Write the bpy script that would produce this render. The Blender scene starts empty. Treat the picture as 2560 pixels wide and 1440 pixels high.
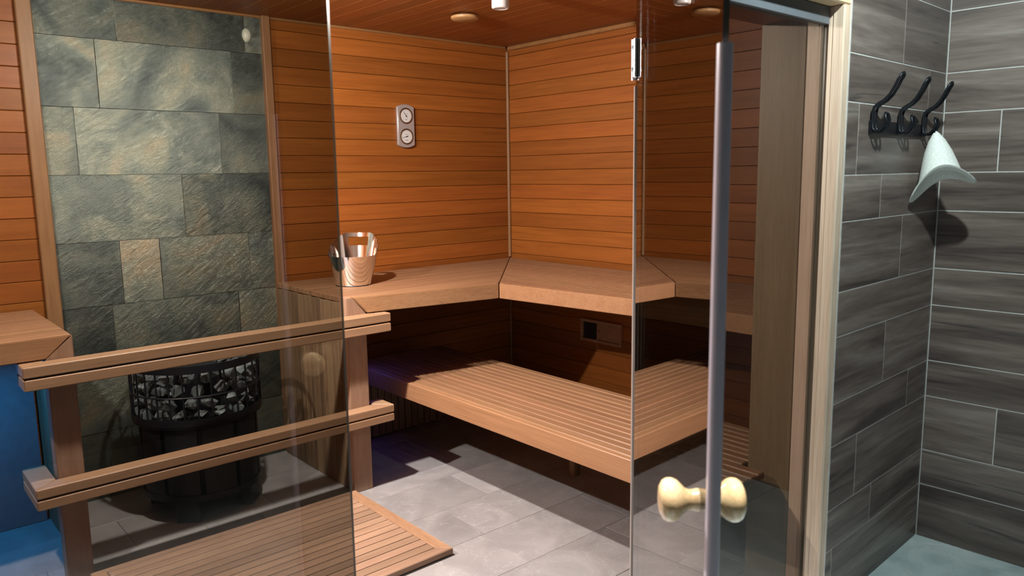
import bpy, bmesh, math, random
from mathutils import Vector, Matrix
random.seed(7)
S = bpy.context.scene
C = S.collection
D = bpy.data

# ------------------------------------------------------------------ camera
F_PX, YAW, PIT, ROL = 1913.4339, 0.7172, 0.1483, -0.0146
CAM = Vector((0.0, -1.1775, 1.5262))
f = Vector((math.sin(YAW)*math.cos(PIT), math.cos(YAW)*math.cos(PIT), -math.sin(PIT)))
r = Vector((math.cos(YAW), -math.sin(YAW), 0)); u = r.cross(f)
r2 = r*math.cos(ROL) + u*math.sin(ROL); u2 = u*math.cos(ROL) - r*math.sin(ROL)
cd = D.cameras.new('camera'); cam = D.objects.new('camera', cd); C.objects.link(cam)
cam.matrix_world = Matrix(((r2.x, u2.x, -f.x, CAM.x), (r2.y, u2.y, -f.y, CAM.y), (r2.z, u2.z, -f.z, CAM.z), (0, 0, 0, 1)))
cd.sensor_fit = 'HORIZONTAL'; cd.sensor_width = 36; cd.lens = F_PX*36/2560
cd.clip_start = 0.02; cd.clip_end = 60
cd.dof.use_dof = True; cd.dof.focus_distance = 3.3; cd.dof.aperture_fstop = 5.6
S.camera = cam

# ------------------------------------------------------------------ world, lights, exposure
S.view_settings.view_transform = 'Standard'; S.view_settings.look = 'None'
S.view_settings.gamma = 1.0; S.view_settings.use_curve_mapping = False
S.view_settings.exposure = 0.0
w = D.worlds.new('world'); S.world = w; w.use_nodes = True
w.node_tree.nodes['Background'].inputs[0].default_value = (0.30, 0.36, 0.42, 1)
w.node_tree.nodes['Background'].inputs[1].default_value = 0.015

def light(name, kind, loc, energy, col, size=0.05, aim=None, spot=None, blend=.5, size_y=None):
    l = D.lights.new(name, kind); l.energy = energy; l.color = col
    if kind == 'AREA':
        l.shape = 'RECTANGLE' if size_y else 'DISK'; l.size = size
        if size_y: l.size_y = size_y
    else:
        l.shadow_soft_size = size
    if kind == 'SPOT':
        l.spot_size = spot; l.spot_blend = blend
    o = D.objects.new(name, l); C.objects.link(o); o.location = loc
    if aim is not None:
        o.rotation_euler = (Vector(aim)-Vector(loc)).to_track_quat('-Z', 'Y').to_euler()
    return o
LAMPS = [(1.10, 1.52), (-0.12, 1.48)]          # the two lit sauna lamps (the third one, in the frame, is off)
for x, y in LAMPS:
    light('sauna_lamp_light', 'POINT', (x, y, 2.215), 150, (1.0, 0.92, 0.86), 0.03)
    light('sauna_lamp_beam', 'AREA', (x, y, 2.21), 46, (1.0, 0.92, 0.86), 0.06)
# ceiling downlights of the room in front of the sauna
light('downlight_corner', 'SPOT', (1.86, -0.66, 2.52), 112, (0.84, 1.0, 0.985), 0.03, (2.75, -0.25, 1.2), 2.2, 0.6)
light('downlight_entrance', 'SPOT', (0.93, -0.53, 2.52), 340, (1.0, 0.97, 0.95), 0.04, (0.95, -0.50, 0.0), 1.3, 0.5)
# blue area lights added for the blue tint under the benches; source unseen
light('blue_fill_left', 'AREA', (0.05, 2.45, 0.80), 18, (0.0, 0.36, 1.0), 0.9, (0.05, 2.30, 0.0), size_y=0.03)
light('blue_fill_right', 'AREA', (1.95, 2.35, 0.60), 0.25, (0.14, 0.12, 1.0), 0.2, (2.1, 2.2, 0.0), size_y=0.03)

# ------------------------------------------------------------------ helpers
def link(o, parent=None):
    C.objects.link(o)
    if parent is not None: o.parent = parent
    return o
def thing(name, label, cat, loc=(0, 0, 0), rotz=0, group=None):
    o = D.objects.new(name, None); link(o); o.empty_display_size = .1
    o.location = loc; o.rotation_euler = (0, 0, rotz)
    o['label'] = label; o['category'] = cat
    if group: o['group'] = group
    return o
def tag(o, label, cat, group=None):
    o['label'] = label; o['category'] = cat
    if group: o['group'] = group
    return o
def struct(o):
    o['kind'] = 'structure'; return o
def me_from(name, bm, m, smooth=False):
    me = D.meshes.new(name); bmesh.ops.recalc_face_normals(bm, faces=bm.faces); bm.to_mesh(me); bm.free()
    for mm in (m if isinstance(m, (list, tuple)) else [m]): me.materials.append(mm)
    if smooth:
        for p in me.polygons: p.use_smooth = True
    return me
def obj(name, bm, m, parent=None, loc=(0, 0, 0), rot=(0, 0, 0), smooth=False):
    o = D.objects.new(name, me_from(name, bm, m, smooth)); o.location = loc; o.rotation_euler = rot
    return link(o, parent)
def smooth_angle(o, deg=35):
    for p in o.data.polygons: p.use_smooth = True
    o.data.set_sharp_from_angle(angle=math.radians(deg))
    return o
def add_box(bm, x0, x1, y0, y1, z0, z1, ch=0.0):
    b = bmesh.new(); bmesh.ops.create_cube(b, size=1)
    for v in b.verts:
        v.co = Vector(((x0+x1)/2+v.co.x*(x1-x0), (y0+y1)/2+v.co.y*(y1-y0), (z0+z1)/2+v.co.z*(z1-z0)))
    if ch > 0: bmesh.ops.bevel(b, geom=b.edges[:], offset=ch, segments=1, affect='EDGES', clamp_overlap=True)
    merge(bm, b)
def merge(bm, b, mat=None):
    vm = {}
    for v in b.verts:
        vm[v] = bm.verts.new(mat @ v.co if mat is not None else v.co)
    for fc in b.faces:
        nf = bm.faces.new([vm[v] for v in fc.verts]); nf.material_index = fc.material_index; nf.smooth = fc.smooth
    b.free()
def box(x0, x1, y0, y1, z0, z1, ch=0.0):
    bm = bmesh.new(); add_box(bm, x0, x1, y0, y1, z0, z1, ch); return bm
def add_prism(bm, poly, a0, a1, axis='z', ch=0.0):
    """polygon extruded: axis z -> poly in xy; axis y -> poly in xz; axis x -> poly in yz"""
    b = bmesh.new()
    def P(p, a):
        return (p[0], p[1], a) if axis == 'z' else ((p[0], a, p[1]) if axis == 'y' else (a, p[0], p[1]))
    A = [b.verts.new(P(p, a0)) for p in poly]; B = [b.verts.new(P(p, a1)) for p in poly]
    n = len(poly); b.faces.new(A); b.faces.new(B[::-1])
    for i in range(n): b.faces.new((A[i], A[(i+1) % n], B[(i+1) % n], B[i]))
    bmesh.ops.recalc_face_normals(b, faces=b.faces)
    if ch > 0: bmesh.ops.bevel(b, geom=b.edges[:], offset=ch, segments=1, affect='EDGES', clamp_overlap=True)
    merge(bm, b)
def prism(poly, a0, a1, axis='z', ch=0.0):
    bm = bmesh.new(); add_prism(bm, poly, a0, a1, axis, ch); return bm
def add_lathe(bm, prof, n=32, mat=None):
    """prof: list of (radius, z); closed on the axis where radius == 0"""
    b = bmesh.new(); rings = []
    for (rr, z) in prof:
        if rr <= 1e-6: rings.append([b.verts.new((0, 0, z))])
        else: rings.append([b.verts.new((rr*math.cos(2*math.pi*i/n), rr*math.sin(2*math.pi*i/n), z)) for i in range(n)])
    for A, B in zip(rings, rings[1:]):
        for i in range(n):
            j = (i+1) % n
            if len(A) == 1 and len(B) == 1: break
            if len(A) == 1: b.faces.new((A[0], B[i], B[j]))
            elif len(B) == 1: b.faces.new((A[i], A[j], B[0]))
            else: b.faces.new((A[i], A[j], B[j], B[i]))
    merge(bm, b, mat)
def lathe(prof, n=32, mat=None):
    bm = bmesh.new(); add_lathe(bm, prof, n, mat); return bm
def add_tube(bm, pts, rad, n=8, closed=False):
    b = bmesh.new(); pts = [Vector(p) for p in pts]; rings = []; m = len(pts)
    up = None
    for i, p in enumerate(pts):
        a = pts[(i-1) % m] if (closed or i > 0) else p
        c = pts[(i+1) % m] if (closed or i < m-1) else p
        t = (c-a).normalized()
        if up is None:
            up = Vector((0, 0, 1)) if abs(t.z) < .9 else Vector((1, 0, 0))
        s = t.cross(up).normalized(); up = s.cross(t).normalized()
        rr = rad[i] if isinstance(rad, (list, tuple)) else rad
        rings.append([b.verts.new(p + (s*math.cos(2*math.pi*k/n)+up*math.sin(2*math.pi*k/n))*rr) for k in range(n)])
    rng = range(m) if closed else range(m-1)
    for i in rng:
        A, B = rings[i], rings[(i+1) % m]
        for k in range(n): b.faces.new((A[k], A[(k+1) % n], B[(k+1) % n], B[k]))
    if not closed: b.faces.new(rings[0][::-1]); b.faces.new(rings[-1])
    merge(bm, b)
def tube(pts, rad, n=8, closed=False):
    bm = bmesh.new(); add_tube(bm, pts, rad, n, closed); return bm

# ------------------------------------------------------------------ materials
def nodes(name):
    m = D.materials.new(name); m.use_nodes = True
    nt = m.node_tree; return m, nt, nt.nodes['Principled BSDF']
def N(nt, t, **k):
    n = nt.nodes.new(t)
    for a, b in k.items(): setattr(n, a, b)
    return n
def L(nt, a, b): nt.links.new(a, b)
def coords(nt, scale, spread=40.0):
    """object coordinates shifted by a per-object random amount, then scaled"""
    tc = N(nt, 'ShaderNodeTexCoord'); oi = N(nt, 'ShaderNodeObjectInfo')
    mul = N(nt, 'ShaderNodeMath', operation='MULTIPLY'); mul.inputs[1].default_value = spread
    L(nt, oi.outputs['Random'], mul.inputs[0])
    cx = N(nt, 'ShaderNodeCombineXYZ')
    for i in range(3): L(nt, mul.outputs[0], cx.inputs[i])
    add = N(nt, 'ShaderNodeVectorMath', operation='ADD'); L(nt, tc.outputs['Object'], add.inputs[0]); L(nt, cx.outputs[0], add.inputs[1])
    mp = N(nt, 'ShaderNodeVectorMath', operation='MULTIPLY'); mp.inputs[1].default_value = scale; L(nt, add.outputs[0], mp.inputs[0])
    return mp.outputs[0], oi
def ramp(nt, fac, stops):
    cr = N(nt, 'ShaderNodeValToRGB'); L(nt, fac, cr.inputs[0])
    e = cr.color_ramp.elements
    while len(e) < len(stops): e.new(.5)
    for el, (p, c) in zip(e, stops): el.position = p; el.color = (*c, 1)
    return cr.outputs[0]
def noise(nt, vec, scale=1.0, detail=4.0, rough=.55, dist=0.0):
    n = N(nt, 'ShaderNodeTexNoise'); n.inputs['Scale'].default_value = scale; n.inputs['Detail'].default_value = detail
    n.inputs['Roughness'].default_value = rough; n.inputs['Distortion'].default_value = dist
    L(nt, vec, n.inputs['Vector']); return n.outputs['Fac']
def mixc(nt, fac, a, b, mode='MIX'):
    mx = N(nt, 'ShaderNodeMix', data_type='RGBA', blend_type=mode)
    for i, v in ((0, fac), (6, a), (7, b)):
        if isinstance(v, (int, float)): mx.inputs[i].default_value = v
        elif isinstance(v, tuple): mx.inputs[i].default_value = (*v, 1)
        else: L(nt, v, mx.inputs[i])
    return mx.outputs[2]
def bump(nt, bsdf, h, strength=.2, dist=.002):
    b = N(nt, 'ShaderNodeBump'); b.inputs['Strength'].default_value = strength; b.inputs['Distance'].default_value = dist
    L(nt, h, b.inputs['Height']); L(nt, b.outputs[0], bsdf.inputs['Normal'])
def wood(name, light_c, dark_c, grain=(1.6, 30, 30), rough=.5, vary=.35, spec=.35, streak=None, bumps=.12):
    m, nt, b = nodes(name)
    v, oi = coords(nt, grain)
    a = noise(nt, v, 1.0, 5, .6, .6)
    col = ramp(nt, a, [(.28, dark_c), (.62, light_c)])
    v2, _ = coords(nt, (grain[0]*3, grain[1]*7, grain[2]*7))
    fine = noise(nt, v2, 1.0, 3, .6)
    fr = ramp(nt, fine, [(.30, (.80, .78, .76)), (.60, (1, 1, 1))])
    col = mixc(nt, 1.0, col, fr, 'MULTIPLY')
    # whole-piece variation
    hs = N(nt, 'ShaderNodeHueSaturation')
    mr = N(nt, 'ShaderNodeMapRange'); L(nt, oi.outputs['Random'], mr.inputs[0]); mr.inputs[3].default_value = 1-vary; mr.inputs[4].default_value = 1+vary*.55
    wn = N(nt, 'ShaderNodeTexWhiteNoise', noise_dimensions='1D'); L(nt, oi.outputs['Random'], wn.inputs['W'])
    mh = N(nt, 'ShaderNodeMapRange'); L(nt, wn.outputs['Value'], mh.inputs[0]); mh.inputs[3].default_value = .4965; mh.inputs[4].default_value = .5035
    L(nt, mr.outputs[0], hs.inputs['Value']); L(nt, mh.outputs[0], hs.inputs['Hue']); L(nt, col, hs.inputs['Color'])
    out = hs.outputs[0]
    if streak:
        v3, _ = coords(nt, streak[0], 3.0)
        st = noise(nt, v3, 1.0, 4, .6, .8)
        out = mixc(nt, ramp(nt, st, [(streak[2], (0, 0, 0)), (streak[2]+.12, (1, 1, 1))]), out, streak[1])
    L(nt, out, b.inputs['Base Color'])
    b.inputs['Roughness'].default_value = rough; b.inputs['Specular IOR Level'].default_value = spec
    bump(nt, b, fine, bumps, .001)
    return m
def plain(name, col, rough=.5, metal=0.0, spec=.5, coat=0.0, noise_amt=.12, nscale=30):
    m, nt, b = nodes(name)
    tc = N(nt, 'ShaderNodeTexCoord')
    n = noise(nt, tc.outputs['Object'], nscale, 3)
    k = tuple(max(0, c*(1-noise_amt)) for c in col); k2 = tuple(min(1, c*(1+noise_amt)) for c in col)
    L(nt, ramp(nt, n, [(.3, k), (.7, k2)]), b.inputs['Base Color'])
    b.inputs['Roughness'].default_value = rough; b.inputs['Metallic'].default_value = metal
    b.inputs['Specular IOR Level'].default_value = spec; b.inputs['Coat Weight'].default_value = coat; b.inputs['Coat Roughness'].default_value = .05
    return m

M_cedar = wood('cedar_board', (.272, .088, .0150), (.212, .064, .0098), (1.3, 26, 26), .42, .20)
M_ceil = wood('cedar_ceiling', (.27, .085, .018), (.21, .062, .012), (1.3, 26, 26), .45, .15)
M_bench = wood('bench_wood', (.275, .150, .080), (.220, .113, .056), (1.4, 34, 34), .45, .12)
M_fascia = wood('bench_fascia', (.305, .168, .084), (.265, .138, .066), (1.2, 22, 22), .42, .08)
M_rail = wood('rail_wood', (.315, .195, .112), (.275, .162, .088), (1.2, 40, 40), .45, .06)
M_post = wood('post_wood', (.29, .178, .120), (.25, .148, .096), (30, 30, 1.2), .45, .06)
M_plank = wood('stained_plank', (0.27, 0.1782, 0.1026), (0.162, 0.0972, 0.0513), (26, 26, 1.4), .6, .30, streak=((16, 16, 1.1), (.035, .028, .025), .60))
M_skirt = wood('skirt_slat', (0.2268, 0.1512, 0.0972), (0.162, 0.0972, 0.0594), (26, 26, 1.6), .6, .2, streak=((12, 12, 2.2), (.05, .04, .035), .62))
M_mat = wood('duckboard_wood', (.33, .212, .142), (.25, .155, .10), (2.2, 34, 34), .5, .22)
M_matframe = wood('duckboard_frame', (.36, .218, .128), (.31, .175, .098), (22, 2.0, 22), .5, .05)
M_pine = wood('pale_pine', (.66, .505, .395), (.58, .435, .325), (26, 26, .9), .4, .05)
M_pineh = wood('pale_pine_header', (.78, .585, .37), (.68, .48, .285), (.9, 26, 26), .4, .05)
M_jamb = wood('jamb_board_wood', (0.2268, 0.1566, 0.0891), (0.1944, 0.1296, 0.0702), (22, 22, .8), .45, .05)
M_trim = wood('trim_wood', (0.2538, 0.135, 0.0621), (0.216, 0.108, 0.0459), (30, 30, 1.0), .45, .08)
M_trimh = wood('crown_wood', (0.2484, 0.1188, 0.0432), (0.2052, 0.0918, 0.0324), (1.0, 30, 30), .45, .08)
M_panel = plain('pale_panel', (.20, .20, .22), .6)  # for the panel added to catch the blue light
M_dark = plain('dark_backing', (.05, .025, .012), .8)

def slate_mat():
    m, nt, b = nodes('slate')
    v, oi = coords(nt, (1, 1, 1), 30)
    big = noise(nt, v, 3.2, 5, .6, 1.2)
    base = ramp(nt, big, [(.25, (.038, .050, .051)), (.45, (.095, .120, .106)), (.58, (.160, .182, .142)), (.78, (.25, .20, .125))])
    hs = N(nt, 'ShaderNodeHueSaturation'); mr = N(nt, 'ShaderNodeMapRange'); L(nt, oi.outputs['Random'], mr.inputs[0]); mr.inputs[3].default_value = .70; mr.inputs[4].default_value = 1.6
    L(nt, mr.outputs[0], hs.inputs['Value']); L(nt, base, hs.inputs['Color']); hs.inputs['Saturation'].default_value = .9
    L(nt, hs.outputs[0], b.inputs['Base Color'])
    rt = N(nt, 'ShaderNodeVectorRotate', rotation_type='Y_AXIS'); L(nt, v, rt.inputs['Vector']); rt.inputs['Angle'].default_value = math.radians(38)
    v2 = N(nt, 'ShaderNodeVectorMath', operation='MULTIPLY'); L(nt, rt.outputs[0], v2.inputs[0]); v2.inputs[1].default_value = (.75, 1.0, 2.4)
    cl = noise(nt, v2.outputs[0], 24, 9, .74, .5)
    fine = noise(nt, v2.outputs[0], 70, 4, .6, .3)
    mx = N(nt, 'ShaderNodeMath', operation='ADD'); L(nt, cl, mx.inputs[0])
    m2 = N(nt, 'ShaderNodeMath', operation='MULTIPLY'); L(nt, fine, m2.inputs[0]); m2.inputs[1].default_value = .35; L(nt, m2.outputs[0], mx.inputs[1])
    bump(nt, b, mx.outputs[0], .62, .0070)
    rr = N(nt, 'ShaderNodeMapRange'); L(nt, fine, rr.inputs[0]); rr.inputs[3].default_value = .24; rr.inputs[4].default_value = .40
    L(nt, rr.outputs[0], b.inputs['Roughness']); b.inputs['Specular IOR Level'].default_value = .85
    b.inputs['Metallic'].default_value = .80
    return m
M_slate = slate_mat()
def plank_tile_mat():
    m, nt, b = nodes('wood_look_tile')
    v, oi = coords(nt, (1.0, 13, 13), 25)
    a = noise(nt, v, 1.0, 5, .58, .7)
    col = ramp(nt, a, [(.32, (.062, .046, .042)), (.46, (.135, .102, .090)), (.58, (.195, .154, .135)), (.71, (.28, .236, .212))])
    v2, _ = coords(nt, (.8, 15, 15), 61)
    s = noise(nt, v2, 1.2, 4, .55, .9)
    col = mixc(nt, ramp(nt, s, [(.62, (0, 0, 0)), (.70, (.85, .85, .85))]), col, (.045, .040, .042))
    v3, _ = coords(nt, (9, 90, 90), 11)
    col = mixc(nt, .5, col, ramp(nt, noise(nt, v3, 1, 3), [(.3, (.6, .6, .6)), (.7, (1.1, 1.08, 1.05))]), 'MULTIPLY')
    hs = N(nt, 'ShaderNodeHueSaturation'); mr = N(nt, 'ShaderNodeMapRange'); L(nt, oi.outputs['Random'], mr.inputs[0]); mr.inputs[3].default_value = .85; mr.inputs[4].default_value = 1.2
    L(nt, mr.outputs[0], hs.inputs['Value']); L(nt, col, hs.inputs['Color'])
    L(nt, hs.outputs[0], b.inputs['Base Color']); b.inputs['Roughness'].default_value = .42
    return m
M_ptile = plank_tile_mat()
def stone_floor(name, c0, c1, c2, rough):
    m, nt, b = nodes(name)
    v, oi = coords(nt, (1, 1, 1), 30)
    a = noise(nt, v, 4.0, 7, .62, 1.0)
    col = ramp(nt, a, [(.28, c0), (.5, c1), (.72, c2)])
    ve = noise(nt, v, 3.0, 4, .6, 2.5)
    col = mixc(nt, ramp(nt, ve, [(.492, (0, 0, 0)), (.5, (.55, .55, .55)), (.508, (0, 0, 0))]), col, (.42, .41, .41))
    hs = N(nt, 'ShaderNodeHueSaturation'); mr = N(nt, 'ShaderNodeMapRange'); L(nt, oi.outputs['Random'], mr.inputs[0]); mr.inputs[3].default_value = .88; mr.inputs[4].default_value = 1.12
    L(nt, mr.outputs[0], hs.inputs['Value']); L(nt, col, hs.inputs['Color'])
    L(nt, hs.outputs[0], b.inputs['Base Color']); b.inputs['Roughness'].default_value = rough
    bump(nt, b, a, .25, .003)
    return m
M_floor = stone_floor('stone_floor_tile', (.205, .198, .198), (.255, .248, .247), (.315, .307, .306), .5)
M_ofloor = stone_floor('outer_floor_tile', (.36, .45, .46), (.50, .60, .61), (.66, .74, .74), .35)
M_grout = plain('grout', (.52, .50, .48), .8)
M_fgrout = plain('floor_grout', (.225, .22, .218), .8)
M_plaster = plain('plaster', (.06, .06, .062), .8)
M_dplaster = plain('dark_plaster', (.07, .07, .075), .8)
M_steel = plain('polished_steel', (.86, .84, .82), .10, 1.0, noise_amt=.02)
M_brushed = plain('brushed_metal', (.42, .40, .40), .38, .55, noise_amt=.05, nscale=200)
M_chrome = plain('chrome', (.70, .80, .90), .30, 1.0, noise_amt=.02)
M_alu = plain('grey_aluminium', (.11, .12, .135), .5, .2, noise_amt=.04)
M_iron = plain('black_iron', (.018, .020, .026), .38, .6)
M_heater = plain('black_heater_steel', (.012, .013, .018), .42, .5)
M_hstone = plain('heater_stone', (.10, .125, .13), .75, nscale=9, noise_amt=.75)
M_white = plain('white_ceramic', (.60, .59, .57), .35)
M_cream = plain('cream_plastic', (.48, .50, .40), .4)
M_felt = plain('white_felt', (.80, .82, .78), .95, spec=.1, nscale=160, noise_amt=.10)
M_dial = plain('dial_white', (.50, .49, .48), .4, noise_amt=.02)
M_ink = plain('black_ink', (.02, .02, .02), .5)
M_ring = plain('bronze_ring', (.25, .17, .09), .3, .9)
M_knob = wood('lacquered_knob', (.92, .68, .38), (.84, .57, .27), (12, 40, 40), .16, .05, spec=.6)
M_knob.node_tree.nodes['Principled BSDF'].inputs['Coat Weight'].default_value = .8
M_knob.node_tree.nodes['Principled BSDF'].inputs['Coat Roughness'].default_value = .06
M_ventw = wood('vent_wood', (.36, .20, .12), (.29, .15, .085), (1.4, 30, 30), .5, .1)
M_discw = wood('vent_disc_wood', (0.3996, 0.2268, 0.0972), (0.3564, 0.189, 0.0756), (6, 6, 6), .5, .05)
M_hole = plain('vent_hole', (.012, .008, .006), .9)
M_seal = plain('seal_plastic', (.60, .57, .68), .32, coat=.2, noise_amt=.03)
M_hseal = plain('hinge_seal_plastic', (.30, .26, .235), .28, noise_amt=.03)
M_gedge = plain('glass_edge', (.10, .10, .08), .25, noise_amt=.03)

def glass_mat(name, tint):
    m = D.materials.new(name); m.use_nodes = True; nt = m.node_tree
    for n in list(nt.nodes): nt.nodes.remove(n)
    out = N(nt, 'ShaderNodeOutputMaterial'); g = N(nt, 'ShaderNodeNewGeometry')
    dot = N(nt, 'ShaderNodeVectorMath', operation='DOT_PRODUCT'); L(nt, g.outputs['Incoming'], dot.inputs[0]); L(nt, g.outputs['Normal'], dot.inputs[1])
    ab = N(nt, 'ShaderNodeMath', operation='ABSOLUTE'); L(nt, dot.outputs['Value'], ab.inputs[0])
    def M(op, a, b=None):
        n = N(nt, 'ShaderNodeMath', operation=op)
        for i, v in enumerate((a, b)):
            if v is None: continue
            if isinstance(v, (int, float)): n.inputs[i].default_value = v
            else: L(nt, v, n.inputs[i])
        return n.outputs[0]
    c = ab.outputs[0]
    s2 = M('SUBTRACT', 1.0, M('MULTIPLY', c, c))
    ct = M('SQRT', M('SUBTRACT', 1.0, M('DIVIDE', s2, 2.25)))          # cosine inside the glass
    path = M('DIVIDE', 1.0, ct)                                         # longer way through at a slant
    fr = M('ADD', .04, M('MULTIPLY', .96, M('POWER', M('SUBTRACT', 1.0, c), 5.0)))
    cc = N(nt, 'ShaderNodeCombineColor')
    for i, t in enumerate(tint): L(nt, M('POWER', math.sqrt(t), path), cc.inputs[i])
    tr = N(nt, 'ShaderNodeBsdfTransparent'); L(nt, cc.outputs[0], tr.inputs[0])
    gl = N(nt, 'ShaderNodeBsdfGlossy'); gl.inputs['Roughness'].default_value = 0.0; gl.inputs['Color'].default_value = (1, 1, 1, 1)
    mx = N(nt, 'ShaderNodeMixShader'); L(nt, fr, mx.inputs[0]); L(nt, tr.outputs[0], mx.inputs[1]); L(nt, gl.outputs[0], mx.inputs[2])
    L(nt, mx.outputs[0], out.inputs['Surface'])
    return m
M_glass = glass_mat('bronze_glass', (.315, .315, .295))

# ------------------------------------------------------------------ dimensions (metres)
YB, XR, HC, XL = 2.79, 3.447, 2.355, -1.10      # sauna back wall, right wall, ceiling, left wall
YG = 0.0376                                       # glass plane
YF = 0.256                                        # inner face of the front wall
PITCH, ZREF = 0.0933, 1.7342
XT, DEL = 3.2592, 0.0336                          # tile corner and its small turn
JX = 2.365                                        # jamb plane

# ------------------------------------------------------------------ floor
floor = struct(obj('floor', box(-2.6, 4.2, -3.4, 3.0, -.12, -.008), M_fgrout))
_cache = {}
def piece(name, sx, sy, sz, ch, m, parent, loc, rot=(0, 0, 0)):
    """a chamfered block centred on loc; alike pieces share mesh data"""
    k = (round(sx, 4), round(sy, 4), round(sz, 4), ch, m.name)
    if k not in _cache: _cache[k] = me_from(name, box(-sx/2, sx/2, -sy/2, sy/2, -sz/2, sz/2, ch), m)
    o = D.objects.new(name, _cache[k]); o.location = loc; o.rotation_euler = rot
    return link(o, parent)
yb = [0.02, .325, .63, .935, 1.24, 1.55, 1.86, 2.165, 2.47, 2.79]
offs = [1.60, 1.30, 1.75, 1.91, 1.94, 1.60, 1.68, 1.40, 1.90]
for k in range(9):
    a, b = yb[k], yb[k+1]
    x = offs[k] - .61*6
    while x < XR:
        xa, xb = max(x, XL), min(x+.61, XR)
        if xb - xa > .05:
            piece('floor_tile', xb-xa-.0016, b-a-.0016, .012, .0012, M_floor, floor, ((xa+xb)/2, (a+b)/2, -.006 - random.random()*.0008))
        x += .61
ya = 0.0
while ya > -3.3:
    x = -2.6 + (.3 if int(round(ya/.6)) % 2 else 0)
    while x < 3.5:
        xb = min(x+1.2, 3.55)
        piece('floor_tile', xb-x-.003, .597, .012, .0012, M_ofloor, floor, ((x+xb)/2, ya-.3+.015, -.006 - random.random()*.0005))
        x += 1.2
    ya -= .6

# ------------------------------------------------------------------ sauna shell
def board_rows(parent, x0, x1, zlo, zhi, face, side, m):
    """horizontal boards; side 'back' lies along x at y=face, 'right'/'left' along y at x=face"""
    k = math.ceil((ZREF-zhi)/PITCH) - 1
    z = ZREF - k*PITCH
    while z > zlo + .01:
        zt, zb = min(z, zhi), max(z-PITCH, zlo)
        if zt - zb > .012:
            h = zt-zb-.0018; Lr = x1-x0; wob = random.uniform(-.0007, .0007)
            if side == 'back':
                piece('board', Lr, .016, h, .0022, m, parent, ((x0+x1)/2, face+.008+wob, (zt+zb)/2))
            else:
                s = 1 if side == 'right' else -1
                piece('board', Lr, .016, h, .0022, m, parent, (face+s*(.008+wob), (x0+x1)/2, (zt+zb)/2), (0, 0, math.pi/2))
        z -= PITCH
wall_back = struct(obj('wall_back', box(XL-.12, XR+.12, YB+.016, YB+.12, 0, 2.62), M_dark))
board_rows(wall_back, XL, .655, 0, HC, YB, 'back', M_cedar)
board_rows(wall_back, 1.79, XR, 0, HC, YB, 'back', M_cedar)
wall_right = struct(obj('wall_right', box(XR+.016, XR+.12, .02, YB+.016, 0, 2.62), M_dark))
board_rows(wall_right, YF, YB-.0005, 0, HC, XR, 'right', M_cedar)
wall_left = struct(obj('wall_left', box(XL-.12, XL-.016, .02, YB+.016, 0, 2.62), M_dark))
board_rows(wall_left, YF, YB-.0005, 0, HC, XL, 'left', M_cedar)
ceiling = struct(obj('ceiling', box(XL-.12, XR+.12, .02, YB+.12, HC+.016, HC+.2), M_dark))
x = XL
while x < XR:
    xb = min(x+PITCH, XR)
    piece('board', YB-YF, xb-x-.0018, .016, .0028, M_ceil, ceiling, ((x+xb)/2, (YB+YF)/2, HC+.008), (0, 0, math.pi/2))
    x += PITCH

# slate facing behind the heater: every slate a piece of its own
SROWS = [(2.161, HC, [1.052, 1.66]), (1.852, 2.161, [.954, 1.582]), (1.548, 1.852, [.844, 1.50]), (1.238, 1.548, [1.295]),
         (.935, 1.238, [.985, 1.165, 1.613]), (.63, .935, [.93, 1.54]), (.325, .63, [1.20]), (.0, .325, [.86, 1.47])]
def slate_bm(sx, sz, seed):
    rnd = random.Random(seed); bm = bmesh.new(); nx, nz = max(2, int(sx/.10)), 3
    g = []
    for i in range(nx+1):
        col = []
        for k in range(nz+1):
            edge = i in (0, nx) or k in (0, nz)
            col.append(bm.verts.new((-sx/2+sx*i/nx, -.006-(0 if edge else rnd.uniform(0, .004)), -sz/2+sz*k/nz)))
        g.append(col)
    for i in range(nx):
        for k in range(nz): bm.faces.new((g[i][k], g[i+1][k], g[i+1][k+1], g[i][k+1]))
    B = [bm.verts.new((sx*sa/2, .008, sz*sb/2)) for sa, sb in ((-1, -1), (1, -1), (1, 1), (-1, 1))]
    def side(a, b, ring):
        bm.faces.new([a]+ring+[b])
    side(B[1], B[0], [g[i][0] for i in range(nx+1)]); side(B[3], B[2], [g[i][nz] for i in range(nx, -1, -1)])
    side(B[0], B[3], [g[0][k] for k in range(nz, -1, -1)]); side(B[2], B[1], [g[nx][k] for k in range(nz+1)])
    bm.faces.new((B[0], B[1], B[2], B[3]))
    return bm
sd = 0
for za, zb, js in SROWS:
    xs = [.715] + js + [1.748]
    for xa, xb in zip(xs, xs[1:]):
        sd += 1
        o = obj('slate_tile', slate_bm(xb-xa-.0022, zb-za-.0022, sd), M_slate, wall_back, ((xa+xb)/2, YB+.006-random.Random(sd*3).uniform(0, .004), (za+zb)/2))
        smooth_angle(o, 40)
# trims
struct(obj('trim_1', box(.655, .716, YB-.026, YB+.016, 0, HC, .004), M_trim))
struct(obj('trim_2', box(1.747, 1.791, YB-.030, YB+.016, 0, HC, .004), M_trim))
struct(obj('trim_3', box(XR-.019, XR, YB-.019, YB, .96, HC-.03, .005), M_trim))
struct(obj('trim_4', box(XR-.016, XR, YB-.016, YB, 0, .87, .004), M_trim))
struct(obj('trim_5', box(XR-.020, XR, YF, YB-.02, HC-.026, HC, .005), M_trimh))
struct(obj('trim_6', box(.716, XR-.02, YB-.012, YB, HC-.014, HC, .003), M_trimh))

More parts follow.
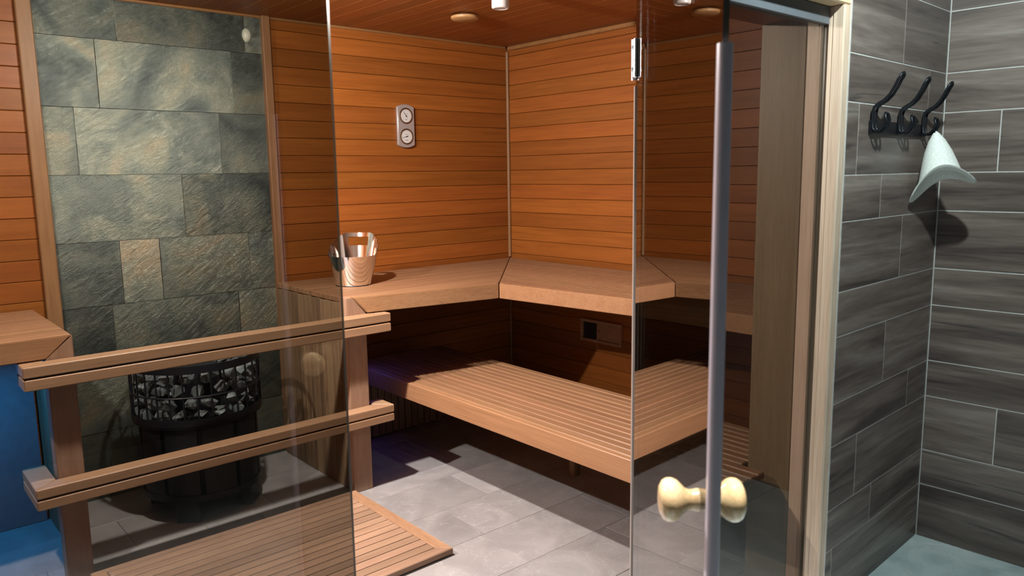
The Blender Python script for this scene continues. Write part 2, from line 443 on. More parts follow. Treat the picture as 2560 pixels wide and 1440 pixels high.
# ------------------------------------------------------------------ front wall, frame and fixed panes
R = DEL
def tw(lx, ly):   # tile-wall local -> world (turned a little about the corner)
    return (XT + lx*math.cos(R) - ly*math.sin(R), lx*math.sin(R) + ly*math.cos(R))
p = [tw(-.86, .0014), tw(.012, .0014), (XT+.06, YF-.002), (JX+.03, YF-.002), (JX+.03, .012)]
wall_front = struct(obj('wall_front', prism(p, 0, 2.62), M_grout))
struct_over = struct(obj('wall_front', box(XL-.12, JX+.03, .062, YF-.002, 2.018, 2.62), M_dark))
ZR = [0]
for i in range(14): ZR.append(ZR[-1] + (.228 if i % 2 == 0 else .1486))
FJ = {10: 2.83, 9: 3.09, 8: 2.491, 7: 2.698, 6: 2.906, 5: 2.36, 4: 2.809, 3: 3.058, 2: 2.608, 1: 2.758, 0: 2.45, 11: 2.6, 12: 2.9}
for i in range(13):
    za, zb = ZR[i], min(ZR[i+1], 2.60)
    if za >= 2.6: break
    jx = FJ[i]-XT
    cuts = sorted(c for c in (jx-.9, jx, jx+.9) if -.835 < c < -.03)
    xs = [-.855]+cuts+[-.0015]
    for a, b in zip(xs, xs[1:]):
        cx, cy = tw((a+b)/2, .006)
        piece('tile', b-a-.0045, .012, zb-za-.0045, .0010, M_ptile, wall_front, (cx, cy, (za+zb)/2), (0, 0, R))
# far right tiled wall
def rw(ly, d): return tw(d, ly)
a_, b_ = tw(.0014, .0), tw(.0014, -3.4); b_, c_, d_ = tw(.0014, -.50), tw(.12, -.50), tw(.12, 0.0)
wall_outer = struct(obj('wall_outer', prism([a_, b_, c_, d_], 0, 2.62), M_grout))
struct(obj('wall_outer', prism([tw(.002, -.502), tw(.002, -3.4), tw(.12, -3.4), tw(.12, -.502)], 0, 2.62), M_dplaster))
RJ = {8: -.197, 2: -.259, 10: -.5, 9: -.42, 7: -.60, 6: -.48, 5: -.8, 4: -.55, 3: -.7, 1: -.46, 0: -.62, 11: -.5, 12: -.6}
for i in range(13):
    za, zb = ZR[i], min(ZR[i+1], 2.60)
    if za >= 2.6: break
    ys = [-.0015]; c = RJ[i]
    if c > -.49: ys.append(c)
    ys.append(-.50)
    for a, b in zip(ys, ys[1:]):
        cx, cy = tw(.006, (a+b)/2)
        piece('tile', a-b-.0045, .012, zb-za-.0045, .0010, M_ptile, wall_outer, (cx, cy, (za+zb)/2), (0, 0, R+math.pi/2))
# the room the camera stands in
struct(obj('wall_rear', box(-2.72, 3.6, -3.52, -3.4, 0, 2.62), M_plaster))
struct(obj('wall_side', box(-2.72, -2.6, -3.4, .2, 0, 2.62), M_plaster))
struct(obj('wall_front', box(-2.6, XL-.12, 0.0, .2, 0, 2.62), M_plaster))
struct(obj('ceiling', box(-2.72, 3.6, -3.52, .06, 2.62, 2.72), M_plaster))

def pane(name, parent, x0, x1, z0, z1, th=.008):
    bm = box(x0, x1, -th/2, th/2, z0, z1)
    bm.faces.ensure_lookup_table()
    bmesh.ops.recalc_face_normals(bm, faces=bm.faces)
    for fc in bm.faces: fc.material_index = 0 if abs(fc.normal.y) > .9 else 1
    return obj(name, bm, [M_glass, M_gedge], parent)

win1 = struct(D.objects.new('window_1', None)); link(win1); win1.location = (0, YG, 0)
pane('pane', win1, -.96, .657, .012, 1.97)
obj('post', box(-1.06, -.955, -.062, .058, 0, 2.02, .004), M_pine, win1)
obj('sill_channel', box(-.955, .657, -.010, .010, 0, .016), M_alu, win1)
win2 = struct(D.objects.new('window_2', None)); link(win2); win2.location = (0, YG, 0)
pane('pane', win2, 1.476, JX+.006, .012, 1.975)
# post: moulded front, pane rebate behind
obj('post', prism([(JX-.000, -.038), (JX-.004, -.060), (JX+.002, -.064), (JX+.062, -.064), (JX+.066, -.058), (JX+.066, .02), (JX+.012, .02), (JX+.012, -.006), (JX+.003, -.012), (JX+.003, -.024), (JX, -.028)], 0, 2.02), M_pine, win2)
obj('post_stop', box(JX-.004, JX+.03, .006, .055, 0, 2.016, .003), M_pine, win2)
obj('jamb_board', box(JX, JX+.03, .057, YF-YG, 0, 2.016, .003), M_jamb, win2)
obj('header', prism([(-.064, 2.022), (-.064, 2.10), (.02, 2.10), (.02, 2.022)], -1.06, JX+.066, 'x', .004), M_pineh, win2)
obj('glazing_channel', box(1.44, JX-.001, -.016, .022, 1.968, 2.020, .001), M_alu, win2)
obj('soffit_board', box(-.955, JX, .057, YF-YG, 2.000, 2.016, .002), M_ceil, win2)
obj('sill_channel', box(1.47, JX, -.010, .010, 0, .016), M_alu, win2)

# ------------------------------------------------------------------ the open glass door
HX, PHI, DW = 1.466, math.radians(43.5), 0.90
door = struct(D.objects.new('door_1', None)); link(door); door.location = (HX, YG, 0)
door.rotation_euler = (0, 0, math.atan2(-math.cos(PHI), -math.sin(PHI)))     # local +x runs from hinge to free edge; +y side is...
pane('door_glass', door, .006, DW, .02, 1.955)
# side of the door that faces the sauna opening
sealp = [(DW-.006, -.0094)] + [(DW+.0005+.0094*math.cos(t), .0094*math.sin(t)) for t in [math.radians(-90+22.5*i) for i in range(9)]] + [(DW-.006, .0094), (DW-.006, .0042), (DW-.0005, .0042), (DW-.0005, -.0042), (DW-.006, -.0042)]
smooth_angle(obj('door_seal', prism(sealp, .02, 1.682), M_seal, door), 40)
obj('hinge_seal', prism([(.012, -.0072), (-.004, -.0072), (-.006, 0), (-.004, .0072), (.012, .0072), (.012, .0043), (.006, .0043), (.006, -.0043), (.012, -.0043)], .02, 1.728), M_hseal, door)
KP = [(.0165, 0), (.0165, .004), (.0150, .009), (.0152, .015), (.0185, .021), (.0245, .026), (.0295, .032), (.0320, .039), (.0315, .046), (.0280, .052), (.0200, .0565), (.0100, .0585), (0, .059)]
kx, kz = .822, 1.052
for s, lab in ((1, None), (-1, None)):
    mt = Matrix.Translation((kx, s*.0042, kz)) @ Matrix.Rotation(-s*math.pi/2, 4, 'X')
    o = obj('door_knob', lathe(KP, 40, mt), M_knob, door); smooth_angle(o, 60)
def hinge(z0, z1):
    h = D.objects.new('hinge', me_from('hinge', box(-.006, .034, -.0125, -.0045, z0, z1, .0018), M_chrome)); link(h, door)
    obj('clamp_plate', box(-.006, .034, .0045, .0125, z0, z1, .0018), M_chrome, h)
    for dy in (-.007, .007):
        bm = bmesh.new(); add_tube(bm, [(-.010, dy, z0-.002), (-.010, dy, z1+.002)], .0062, 12); smooth_angle(obj('hinge_barrel', bm, M_chrome, h))
    for zz in (z0+.02, z1-.02):
        for sy in (-1, 1):
            bm = bmesh.new(); add_tube(bm, [(.02, sy*.0125, zz), (.02, sy*.0155, zz)], .005, 12); smooth_angle(obj('screw', bm, M_chrome, h))
hinge(1.745, 1.835); hinge(.18, .27)
# fixed-pane half of each hinge
for z0, z1 in ((1.745, 1.835), (.18, .27)):
    o = obj('hinge_plate', box(1.478, 1.508, -.0125, -.0045, z0, z1, .0018), M_chrome, win2)
    obj('hinge_plate', box(1.478, 1.508, .0045, .0125, z0, z1, .0018), M_chrome, win2)

# ------------------------------------------------------------------ benches
HB, TH = .958, .078
COR = (2.553, 1.853)                                  # inner corner of the two upper benches
def mitre_x(y): return COR[0] + (y-COR[1])*(XR-COR[0])/(YB-COR[1])
def front_x(y):                                        # front edge of the side bench
    pts = [(YF, 2.664), (1.0, 2.648), (COR[1], COR[0])]
    for (ya, xa), (yb_, xb) in zip(pts, pts[1:]):
        if ya <= y <= yb_: return xa+(xb-xa)*(y-ya)/(yb_-ya)
    return pts[-1][1]
def front_y(x): return 1.996 + (x-1.77)*(COR[1]-1.996)/(COR[0]-1.77)
# --- back bench, right of the heater
bb = thing('sauna_bench', 'upper cedar sauna bench along the back wall with steel bucket on top', 'bench', (1.79, 2.4, 0))
def W(o, par):   # world-coordinate mesh placed under a parent
    o.location = Vector(o.location) - par.location; return o
n = 16; ys0, ys1 = 2.03, 2.764; pw = (ys1-ys0)/n
for i in range(n):
    a, b = ys0+i*pw+.0015, ys0+(i+1)*pw-.0015
    xl = 1.772 if a < 2.068 else 1.744
    W(obj('slat', prism([(xl, a), (mitre_x(a)-.003, a), (mitre_x(b)-.003, b), (xl, b)], HB-.026, HB, 'z', .002), M_bench), bb).parent = bb
# tapering front board
a = 2.0285
W(obj('slat', prism([(1.773, front_y(1.773)+.0272), (1.80, front_y(1.80)+.0272), (COR[0]+.020, COR[1]+.0272), (mitre_x(a)-.003, a), (1.773, a)], HB-.026, HB, 'z', .0015), M_bench), bb).parent = bb
# fascia with mitred end, its face following the front edge
def skew_prism(poly, yfun0, dy, ch=.003):
    bm = bmesh.new(); A = [bm.verts.new((x, yfun0(x), z)) for x, z in poly]; B = [bm.verts.new((x, yfun0(x)+dy, z)) for x, z in poly]
    k = len(poly); bm.faces.new(A); bm.faces.new(B[::-1])
    for i in range(k): bm.faces.new((A[i], A[(i+1) % k], B[(i+1) % k], B[i]))
    bmesh.ops.recalc_face_normals(bm, faces=bm.faces)
    bmesh.ops.bevel(bm, geom=bm.edges[:], offset=ch, segments=2, affect='EDGES', clamp_overlap=True)
    return bm
W(obj('fascia', skew_prism([(1.7715, HB), (COR[0]-.001, HB), (COR[0]-.001, HB-TH), (1.8405, HB-TH)], front_y, .028), M_fascia), bb).parent = bb
W(obj('post', skew_prism([(1.738, 0), (1.838, 0), (1.838, HB-TH), (1.7695, HB), (1.738, HB)], lambda x: 1.996, .072, .002), M_post), bb).parent = bb
ny = 14; ya, ybk = 2.075, 2.758; pw2 = (ybk-ya)/ny
for i in range(ny):
    t = .9285 + random.uniform(-.003, .002)
    W(obj('plank', box(1.742+random.uniform(-.0012, .0012), 1.760, ya+i*pw2+.0006, ya+(i+1)*pw2-.0006, .0005, t, .0014), M_plank), bb).parent = bb
W(obj('light_leak_block', box(1.7605, 1.785, 2.070, 2.757, .0005, HB-.0262), M_plank), bb).parent = bb  # unseen board added to stop lamp light leaking past the planks
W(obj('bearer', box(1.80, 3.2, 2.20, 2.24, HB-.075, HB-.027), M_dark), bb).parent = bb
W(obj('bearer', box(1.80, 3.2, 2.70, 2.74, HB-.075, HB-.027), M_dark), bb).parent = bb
# --- side bench on the right wall
sb = thing('sauna_bench', 'upper sauna bench along the right wall above the wooden sliding vent', 'bench', (3.0, 1.2, 0))
n = 18; xs0, xs1 = 2.692, 3.42; pw = (xs1-xs0)/n
def mitre_y(x): return COR[1] + (x-COR[0])*(YB-COR[1])/(XR-COR[0])
for i in range(n):
    a, b = xs0+i*pw+.0018, xs0+(i+1)*pw-.0018
    W(obj('slat', prism([(a, YF+.002), (b, YF+.002), (b, mitre_y(b)-.003), (a, mitre_y(a)-.003)], HB-.026, HB, 'z', .0024), M_bench, rot=(0, 0, 0)), sb).parent = sb
W(obj('slat', prism([(front_x(YF)+.0275, YF+.002), (xs0-.001, YF+.002), (xs0-.001, mitre_y(xs0)-.003), (COR[0]+.0275, COR[1]+.026), (2.648+.0275, 1.0)], HB-.026, HB, 'z', .0015), M_bench), sb).parent = sb
bm = prism([(front_x(YF), YF+.002), (front_x(YF)+.028, YF+.002), (2.648+.028, 1.0), (COR[0]+.028, COR[1]-.001), (COR[0]-.001, COR[1]-.001), (2.648, 1.0)], HB-TH, HB, 'z', .003)
W(obj('fascia', bm, M_fascia), sb).parent = sb
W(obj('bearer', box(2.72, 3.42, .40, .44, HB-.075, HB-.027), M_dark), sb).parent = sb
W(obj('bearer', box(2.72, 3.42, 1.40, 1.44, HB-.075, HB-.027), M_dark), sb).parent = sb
# --- lower bench
LZ = .484
lb = thing('step_bench', 'low slatted wooden bench in front of the right wall, half in shadow', 'bench', (2.4, 1.2, 0))
n = 13; xs0, xs1 = 2.104, 2.705; pw = (xs1-xs0)/n
for i in range(n):
    a, b = xs0+i*pw, xs0+(i+1)*pw
    yend = .167 if b < JX-.004 else YF+.006
    o = piece('slat', 2.60-yend, pw-.007, .026, .004, M_bench, lb, ((a+b)/2-lb.location.x, (2.60+yend)/2-lb.location.y, LZ-.013), (0, 0, math.pi/2))
piece('fascia', 2.60-.167, .028, .090, .003, M_fascia, lb, (2.089-lb.location.x, (2.60+.167)/2-lb.location.y, LZ-.045), (0, 0, math.pi/2))
for y in (.40, 1.40, 2.30):
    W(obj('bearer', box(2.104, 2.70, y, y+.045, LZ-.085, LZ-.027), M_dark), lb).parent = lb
for y in (.41, 1.41):
    W(obj('leg', box(2.655, 2.70, y, y+.035, 0, LZ-.085, .002), M_plank), lb).parent = lb
for i in range(13):
    x = 2.115+i*.0455
    W(obj('skirt_slat', box(x, x+.041, 2.605, 2.622, .012+random.uniform(0, .008), LZ-.005, .002), M_skirt), lb).parent = lb
W(obj('skirt_rail', box(2.105, 2.70, 2.623, 2.645, LZ-.09, LZ-.02), M_dark), lb).parent = lb
W(obj('leg', box(2.66, 2.70, 2.623, 2.66, 0, LZ-.09, .002), M_plank), lb).parent = lb
W(obj('leg', box(2.115, 2.155, 2.623, 2.66, 0, LZ-.09, .002), M_plank), lb).parent = lb
# --- left bench
lf = thing('sauna_bench', 'upper sauna bench left of the slate panel, lit blue beneath', 'bench', (-.2, 2.4, 0))
n = 16; ys0, ys1 = 2.032, 2.764; pw = (ys1-ys0)/n
for i in range(n):
    a, b = ys0+i*pw+.0015, ys0+(i+1)*pw-.0015
    W(obj('slat', box(XL+.002, .600, a, b, HB-.026, HB, .002), M_bench), lf).parent = lf
W(obj('fascia', skew_prism([(XL+.002, HB), (.598, HB), (.509, HB-TH), (XL+.002, HB-TH)], lambda x: 2.0, .030), M_fascia), lf).parent = lf
W(obj('post', skew_prism([(.507, 0), (.594, 0), (.6005, HB-.002), (.507, HB-TH-.001)], lambda x: 2.0, .075, .002), M_post), lf).parent = lf
for i in range(14):
    a = 2.078+i*.0487
    W(obj('plank', box(.572, .588, a, a+.0475, .0005, HB-.028, .0014), M_plank), lf).parent = lf
W(obj('added_glow_panel', box(XL+.01, .56, 2.70, 2.72, .002, HB-.08), M_panel), lf).parent = lf  # pale panel added so the blue light shows as blue
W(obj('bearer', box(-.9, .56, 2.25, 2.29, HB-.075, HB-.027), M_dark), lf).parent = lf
W(obj('leg', box(XL+.01, XL+.07, 2.25, 2.31, 0, HB-.075), M_post), lf).parent = lf

# ------------------------------------------------------------------ heater guard rails
def guard(name, label, zt, hb, gap, left_ret, right_ret):
    t = thing(name, label, 'guard rail', (1.175, 1.958, zt))
    z = zt
    for k in range(2):
        z0 = z-hb
        bd = W(obj('rail_board', prism([(.421, 1.922), (1.932, 1.922), (1.854, 1.9955), (.500, 1.9955)], z0, z, 'z', .0035), M_rail), t); bd.parent = t
        W(obj('return_block', prism([(.421, 1.9235), (.4995, 1.9965), (.4995, left_ret), (.421, left_ret)], z0, z, 'z', .003), M_rail), t).parent = t
        W(obj('return_block', prism([(1.932, 1.9235), (1.932, right_ret), (1.8545, right_ret), (1.8545, 1.9965)], z0, z, 'z', .003), M_rail), t).parent = t
        z = z0-gap
    return t
guard('heater_guard_rail', 'double-board upper guard rail in front of the stove', .876, .041, .006, 2.06, 2.06)
guard('heater_guard_rail', 'double-board lower guard rail in front of the stove, near the floor', .424, .0375, .006, 2.197, 2.055)

# ------------------------------------------------------------------ heater with its stones
HXc, HYc = 1.17, 2.42
ht = thing('sauna_heater', 'round black floor-standing sauna heater with caged stones behind the rails', 'heater', (HXc, HYc, 0))
def ring(rr, z, rad, n=40): return tube([(rr*math.cos(2*math.pi*i/n), rr*math.sin(2*math.pi*i/n), z) for i in range(n)], rad, 6, True)
def band(rr, z0, z1, th=.004, n=44):
    return lathe([(rr, z0), (rr, z1), (rr-th, z1), (rr-th, z0), (rr, z0)], n)
smooth_angle(obj('cage_band', band(.285, .455, .485), M_heater, ht))
smooth_angle(obj('cage_band', band(.285, .690, .725), M_heater, ht))
smooth_angle(obj('cage_ring', ring(.283, .585, .004), M_heater, ht))
for i in range(30):
    a = 2*math.pi*i/30
    obj('cage_rod', tube([(.279*math.cos(a), .279*math.sin(a), .46), (.279*math.cos(a), .279*math.sin(a), .72)], .004, 6), M_heater, ht)
smooth_angle(obj('cage_base', lathe([(0, .445), (.282, .445), (.282, .455), (0, .455)], 40), M_heater, ht))
smooth_angle(obj('core', lathe([(0, .455), (.10, .455), (.10, .66), (0, .66)], 24), M_heater, ht))
for i in range(10):     # lower shell: curved panels with open slots between
    a0, a1 = 2*math.pi*(i+.04)/10, 2*math.pi*(i+.90)/10
    pts = [(a0+(a1-a0)*q/5) for q in range(6)]
    poly = [(.258*math.cos(a), .258*math.sin(a)) for a in pts]+[(.252*math.cos(a), .252*math.sin(a)) for a in pts[::-1]]
    obj('shell_panel', prism(poly, .13, .44), M_heater, ht)
smooth_angle(obj('inner_shell', lathe([(0, .13), (.19, .13), (.19, .44), (0, .44)], 28), M_heater, ht))
smooth_angle(obj('base_plate', lathe([(0, .10), (.262, .10), (.262, .13), (0, .13)], 40), M_heater, ht))
for a in (-2.2, -.75, .8, 2.35):
    c, s = math.cos(a), math.sin(a)
    bm = prism([(.17*c-.05*s, .17*s+.05*c), (.245*c-.05*s, .245*s+.05*c), (.245*c+.05*s, .245*s-.05*c), (.17*c+.05*s, .17*s-.05*c)], 0, .10, 'z', .003)
    obj('leg', bm, M_heater, ht)
stone_mes = []
for q in range(6):
    rnd = random.Random(40+q); bm = bmesh.new()
    for _ in range(14):
        v = Vector((rnd.gauss(0, 1), rnd.gauss(0, 1), rnd.gauss(0, 1))).normalized()
        bm.verts.new((v.x*.040, v.y*.034, v.z*.028))
    res = bmesh.ops.convex_hull(bm, input=bm.verts[:])
    bmesh.ops.delete(bm, geom=[g for g in res['geom_interior'] if isinstance(g, bmesh.types.BMVert)], context='VERTS')
    stone_mes.append(me_from('heater_stone', bm, M_hstone))
SL = 'rough grey stone packed in the black cage of the heater'
rnd = random.Random(3); k = 0
for lay, z in enumerate((.492, .548, .604, .660)):
    for rad, cnt in ((.236, 17), (.158, 11))[:2 if lay == 3 else 1]:
        for i in range(cnt):
            a = 2*math.pi*(i+.5*lay+rnd.uniform(-.12, .12))/cnt
            o = D.objects.new('heater_stone', stone_mes[k % 6]); k += 1
            o.location = (HXc+rad*math.cos(a), HYc+rad*math.sin(a), z+rnd.uniform(-.004, .004))
            o.rotation_euler = (rnd.uniform(-.4, .4), rnd.uniform(-.4, .4), rnd.uniform(0, 6.28))
            link(o); tag(o, SL, 'stone', 'stones in the heater cage')

# ------------------------------------------------------------------ duckboard
mt = thing('duckboard', 'wooden duckboard mat with slats on the floor before the guard rails', 'mat', (1.146, 1.575, 0))
X0, X1, Y0, Y1, ZT = .573, 1.722, 1.182, 1.968, .032
fw = .052
for poly in ([(X0, Y0), (X1, Y0), (X1-fw, Y0+fw), (X0+fw, Y0+fw)], [(X0, Y1), (X0+fw, Y1-.03), (X1-fw, Y1-.03), (X1, Y1)]):
    W(obj('frame_board', prism(poly, .006, ZT, 'z', .003), M_mat), mt).parent = mt
for poly in ([(X1, Y0), (X1, Y1), (X1-fw, Y1-.03), (X1-fw, Y0+fw)], [(X0, Y0), (X0+fw, Y0+fw), (X0+fw, Y1-.03), (X0, Y1)]):
    W(obj('frame_board', prism(poly, .006, ZT, 'z', .003), M_matframe), mt).parent = mt
n = 14; a = Y0+fw+.002; pw = (Y1-.03-.002-a)/n
for i in range(n):
    piece('slat', X1-X0-2*fw-.004, pw-.0045, .020, .0015, M_mat, mt, ((X0+X1)/2-1.146, a+pw*(i+.5)-1.575, ZT-.0112))
for x in (.75, 1.14, 1.54):
    W(obj('runner', box(x-.02, x+.02, Y0+.01, Y1-.01, 0, .0115), M_mat), mt).parent = mt

# ------------------------------------------------------------------ bucket
bk = thing('sauna_bucket', 'polished steel bucket with a cut-out handle on the back bench', 'bucket', (2.005, 2.395, HB))
def bucket():
    bm = bmesh.new(); n = 64; rb, k = .092, .225          # radius grows with height
    th0 = math.radians(46)                                 # handle ear faces the wall
    def top(a):
        d = abs((a-th0+math.pi) % (2*math.pi)-math.pi)
        lo, hi = .158, .264
        if d < .52: return hi
        if d > 1.75: return lo
        return hi + (lo-hi)*(d-.52)/(1.75-.52)
    W_ = .40; z0h, z1h = .196, .244
    # grid of outer and inner skins; handle hole left open and rimmed
    lv = [0, .04, .08, .12, .158]
    cols = []
    angs = [2*math.pi*i/n for i in range(n)]
    def ring_pts(a, off):
        zs = lv + [max(.158, min(top(a), q)) for q in (.196, .220, .242, .264)]
        return [bm.verts.new(((rb+k*z-off)*math.cos(a), (rb+k*z-off)*math.sin(a), z)) for z in zs]
    outer = [ring_pts(a, 0) for a in angs]; inner = [ring_pts(a, .0022) for a in angs]
    m = len(outer[0])
    def hole(i, q):
        am = angs[i]+math.pi/n
        d = abs((am-th0+math.pi) % (2*math.pi)-math.pi)
        return d < W_ and q in (5, 6)
    for i in range(n):
        j2 = (i+1) % n
        for q in range(m-1):
            if hole(i, q):
                continue
            bm.faces.new((outer[i][q], outer[j2][q], outer[j2][q+1], outer[i][q+1]))
            bm.faces.new((inner[i][q], inner[i][q+1], inner[j2][q+1], inner[j2][q]))
        bm.faces.new((outer[i][-1], outer[j2][-1], inner[j2][-1], inner[i][-1]))
        if hole(i, 5):
            bm.faces.new((outer[i][5], outer[j2][5], inner[j2][5], inner[i][5]))
            bm.faces.new((outer[i][7], outer[j2][7], inner[j2][7], inner[i][7]))
            if not hole((i-1) % n, 5):
                for q in (5, 6): bm.faces.new((outer[i][q], outer[i][q+1], inner[i][q+1], inner[i][q]))
            if not hole(j2, 5):
                for q in (5, 6): bm.faces.new((outer[j2][q], outer[j2][q+1], inner[j2][q+1], inner[j2][q]))
    c0 = bm.verts.new((0, 0, 0)); c1 = bm.verts.new((0, 0, .003))
    for i in range(n):
        j2 = (i+1) % n
        bm.faces.new((outer[i][0], c0, outer[j2][0])); bm.faces.new((inner[i][0], inner[j2][0], c1))
    bmesh.ops.remove_doubles(bm, verts=bm.verts[:], dist=.00002)
    bmesh.ops.dissolve_degenerate(bm, edges=bm.edges[:], dist=.00002)
    return bm
smooth_angle(obj('body', bucket(), M_steel, bk), 35)
smooth_angle(obj('foot_ring', lathe([(.0935, 0), (.0945, .003), (.0925, .006), (.090, .004), (.090, 0), (.0935, 0)], 48), M_iron, bk))

# ------------------------------------------------------------------ thermometer
tm = thing('thermometer', 'brushed metal sauna thermometer and hygrometer with two round dials', 'thermometer', (2.618, YB-.001, 1.818))
pl = []
for i in range(9):
    t = -1+2*i/8; pl.append((t*.060, -.112-.016*(1-t*t)))
for i in range(9):
    t = 1-2*i/8; pl.append((t*.060, .112+.016*(1-t*t)))
smooth_angle(obj('case', prism(pl, -.020, 0, 'y', .0035), M_brushed, tm))
def dial(zc, needle_ang):
    Rm = Matrix.Translation((0, -.0195, zc)) @ Matrix.Rotation(math.pi/2, 4, 'X')
    dl = obj('dial_ring', lathe([(.0475, 0), (.0475, .003), (.043, .0042), (.0385, .002), (.0385, 0)], 40, Rm), M_ring, tm); smooth_angle(dl)
    obj('dial_face', lathe([(0, .0012), (.0385, .0012), (.0385, 0), (0, 0)], 40, Rm), M_dial, dl)
    Rn = Matrix.Translation((0, -.0212, zc)) @ Matrix.Rotation(needle_ang, 4, 'Y')
    bm = bmesh.new(); b = prism([(-.0016, -.013), (.0016, -.013), (.0007, .033), (-.0007, .033)], -.0008, 0, 'y'); merge(bm, b, Rn)
    obj('needle', bm, M_ink, dl)
    smooth_angle(obj('needle_hub', lathe([(0, .0025), (.004, .0025), (.004, 0), (0, 0)], 16, Matrix.Translation((0, -.0208, zc)) @ Matrix.Rotation(math.pi/2, 4, 'X')), M_ink, dl))
    bm = bmesh.new()
    for i in range(15):                                     # scale ticks
        a = math.radians(-130+260*i/14)
        b = box(-.0005, .0005, -.0004, 0, .030, .0355); merge(bm, b, Matrix.Translation((0, -.0207, zc)) @ Matrix.Rotation(a, 4, 'Y'))
    add_box(bm, -.014, .014, -.0211, -.0207, zc+.0125, zc+.0140)
    add_box(bm, -.010, .010, -.0211, -.0207, zc-.0225, zc-.0205)
    obj('scale_print', bm, M_ink, dl)
dial(.060, math.radians(-38)); dial(-.062, math.radians(-105))

# ------------------------------------------------------------------ small fittings
sn = thing('sensor', 'small cream oval sensor at the top of the slate panel', 'sensor', (1.671, YB-.001, 2.249))
bm = lathe([(0, .022), (.010, .0205), (.018, .016), (.0225, .008), (.024, 0), (0, 0)], 28, Matrix.Diagonal((1, 1, 1.5, 1)) @ Matrix.Rotation(math.pi/2, 4, 'X'))
smooth_angle(obj('cover', bm, M_cream, sn), 60)
smooth_angle(obj('mounting_plate', lathe([(0, .002), (.0225, .002), (.0225, -.004), (0, -.004)], 28, Matrix.Diagonal((1, 1, 1.5, 1)) @ Matrix.Rotation(math.pi/2, 4, 'X')), M_white, sn))

def ceiling_lamp(x, y, label, lit):
    t = thing('ceiling_lamp', label, 'lamp', (x, y, HC))
    smooth_angle(obj('base', lathe([(0, 0), (.045, 0), (.045, -.010), (0, -.010)], 32), M_white, t))
    smooth_angle(obj('shade', lathe([(.040, -.010), (.040, -.078), (.0385, -.084), (.033, -.087), (.029, -.086), (.027, -.080), (0, -.080)], 36), M_white, t), 40)
    smooth_angle(obj('diffuser', lathe([(0, -.0805), (.0265, -.0805), (.024, -.084), (.012, -.086), (0, -.0865)], 28), M_lit if lit else M_white, t), 50)
M_lit, nt, b = nodes('lit_diffuser')
b.inputs['Emission Color'].default_value = (1, .9, .8, 1); b.inputs['Emission Strength'].default_value = 6
ceiling_lamp(2.36, 1.58, 'white cylindrical ceiling lamp, switched off, near the round wooden vent', False)
for (x, y), lab in zip(LAMPS, ('lit white cylindrical ceiling lamp above the duckboard', 'lit white cylindrical ceiling lamp over the left end of the room')):
    ceiling_lamp(x, y, lab, True)
dv = thing('ceiling_vent', 'round wooden disc vent on the cedar ceiling', 'vent', (2.575, 2.12, HC))
smooth_angle(obj('disc', lathe([(0, -.030), (.060, -.030), (.072, -.024), (.0735, -.014), (.070, -.010), (0, -.010)], 36), M_discw, dv), 40)
smooth_angle(obj('stem', lathe([(.030, -.010), (.030, 0), (0, 0)], 24), M_hole, dv))

vt = thing('wall_vent', 'wooden sliding air vent low on the right wall under the bench', 'vent', (XR, 1.938, .555))
# seen from inside: local y along the wall (towards the front = -y)
for y0_, y1_, z0_, z1_ in ((-.168, .168, .052, .070), (-.168, .168, -.070, -.052), (.150, .168, -.0515, .0515), (-.168, -.150, -.0515, .0515)):
    obj('vent_frame', box(-.020, -.001, y0_, y1_, z0_, z1_, .002), M_ventw, vt)
obj('opening', box(-.004, -.001, .035, .149, -.051, .051), M_hole, vt)
obj('slider', box(-.014, -.002, -.149, .034, -.051, .051, .002), M_ventw, vt)
smooth_angle(obj('slider_knob', lathe([(0, .012), (.008, .012), (.010, .006), (.007, 0), (0, 0)], 20, Matrix.Translation((-.014, .012, .0)) @ Matrix.Rotation(-math.pi/2, 4, 'Y')), M_ventw, vt))

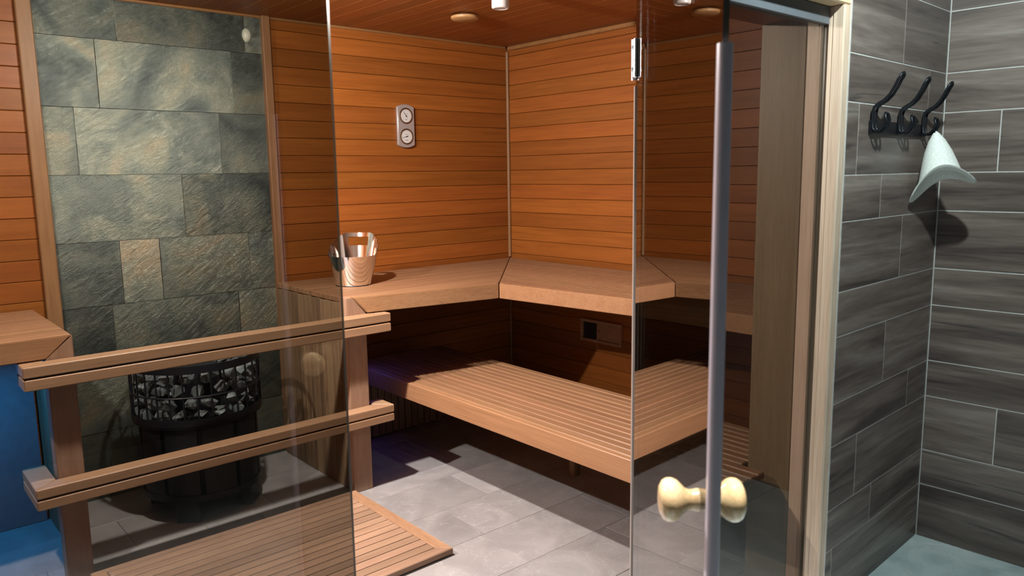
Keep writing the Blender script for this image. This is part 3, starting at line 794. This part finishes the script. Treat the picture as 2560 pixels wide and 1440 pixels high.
# ------------------------------------------------------------------ hooks and hat on the tiled wall
def wallpt(x, off, z):      # point in front of the turned tile wall
    lx = (x-XT)/math.cos(R); cx, cy = tw(lx, -off); return (cx, cy, z)
hk = thing('hook_rack', 'black iron rack of three double wall hooks on the tiled wall', 'hook rack', wallpt(2.81, 0, 1.66), R)
obj('rail', box(-.245, .245, -.008, 0, -.022, .022, .002), M_iron, hk)
def hook(lx):
    pr = [(.050, .036), (.054, .020), (.047, .002), (.034, -.012), (.020, -.014), (.011, -.004), (.010, .02), (.010, .050), (.014, .064), (.026, .074), (.044, .084), (.060, .100), (.074, .124), (.084, .146), (.090, .155)]
    hw = .014
    left = [(lx-hw, -o, z) for o, z in pr]; right = [(lx+hw, -o, z) for o, z in pr]
    tipc = [(lx-hw*.6, -.0935, .163), (lx, -.095, .166), (lx+hw*.6, -.0935, .163)]
    botc = [(lx+hw*.5, -.048, .043), (lx-hw*.5, -.048, .043)]
    loop = left + tipc + right[::-1] + botc
    return smooth_angle(obj('hook', tube(loop, .0048, 8, True), M_iron, hk), 60)
for lx in (-.225, .0, .225):
    hook(lx)
    obj('hook_plate', box(lx-.018, lx+.018, -.0125, -.0082, -.020, .052, .0015), M_iron, hk)
ha = thing('felt_hat', 'white felt sauna hat hanging from the rightmost hook', 'hat', wallpt(3.005, .060, 1.655))
ha.rotation_euler = (-.20, .10, 0)
def hat():
    bm = bmesh.new(); n = 56
    av = math.atan2(-1.06, -2.98)              # towards the viewer
    prof = [(.004, 0), (.013, -.010), (.030, -.035), (.048, -.075), (.061, -.115), (.070, -.148), (.077, -.164), (.087, -.174), (.099, -.181), (.110, -.186)]
    lv = []
    for t_, (rr, z) in enumerate(prof):
        q = max(0, (t_-5)/4)
        ring_ = []
        for i in range(n):
            a = 2*math.pi*i/n; d = a-av
            wave = .034*math.cos(2*d)*q + .020*math.sin(d)*q + .010*math.cos(d)*q
            fold = 1 + .06*q*math.cos(2*d+math.pi)
            ring_.append((rr*fold*math.cos(a), rr*fold*math.sin(a)*(.92), z+wave))
        lv.append(ring_)
    O = [[bm.verts.new(p) for p in rg] for rg in lv]
    I = []
    for (rr, z), rg in zip(prof, lv):
        s = max(.05, (rr-.004)/rr) if rr > .005 else .2
        I.append([bm.verts.new((x*s, y*s, zz-.0035)) for x, y, zz in rg])
    for G, fl in ((O, False), (I, True)):
        for A, B in zip(G, G[1:]):
            for i in range(n):
                j2 = (i+1) % n; fc = (A[i], A[j2], B[j2], B[i]); bm.faces.new(fc[::-1] if fl else fc)
    for i in range(n):
        j2 = (i+1) % n; bm.faces.new((O[-1][i], O[-1][j2], I[-1][j2], I[-1][i]))
    bm.faces.new(O[0]); bm.faces.new(I[0][::-1])
    return bm
smooth_angle(obj('crown', hat(), M_felt, ha), 60)
obj('hanging_loop', tube([(.012*math.cos(t), .0, .004+.014*math.sin(t)) for t in [2*math.pi*i/16 for i in range(16)]], .0022, 6, True), M_iron, ha)
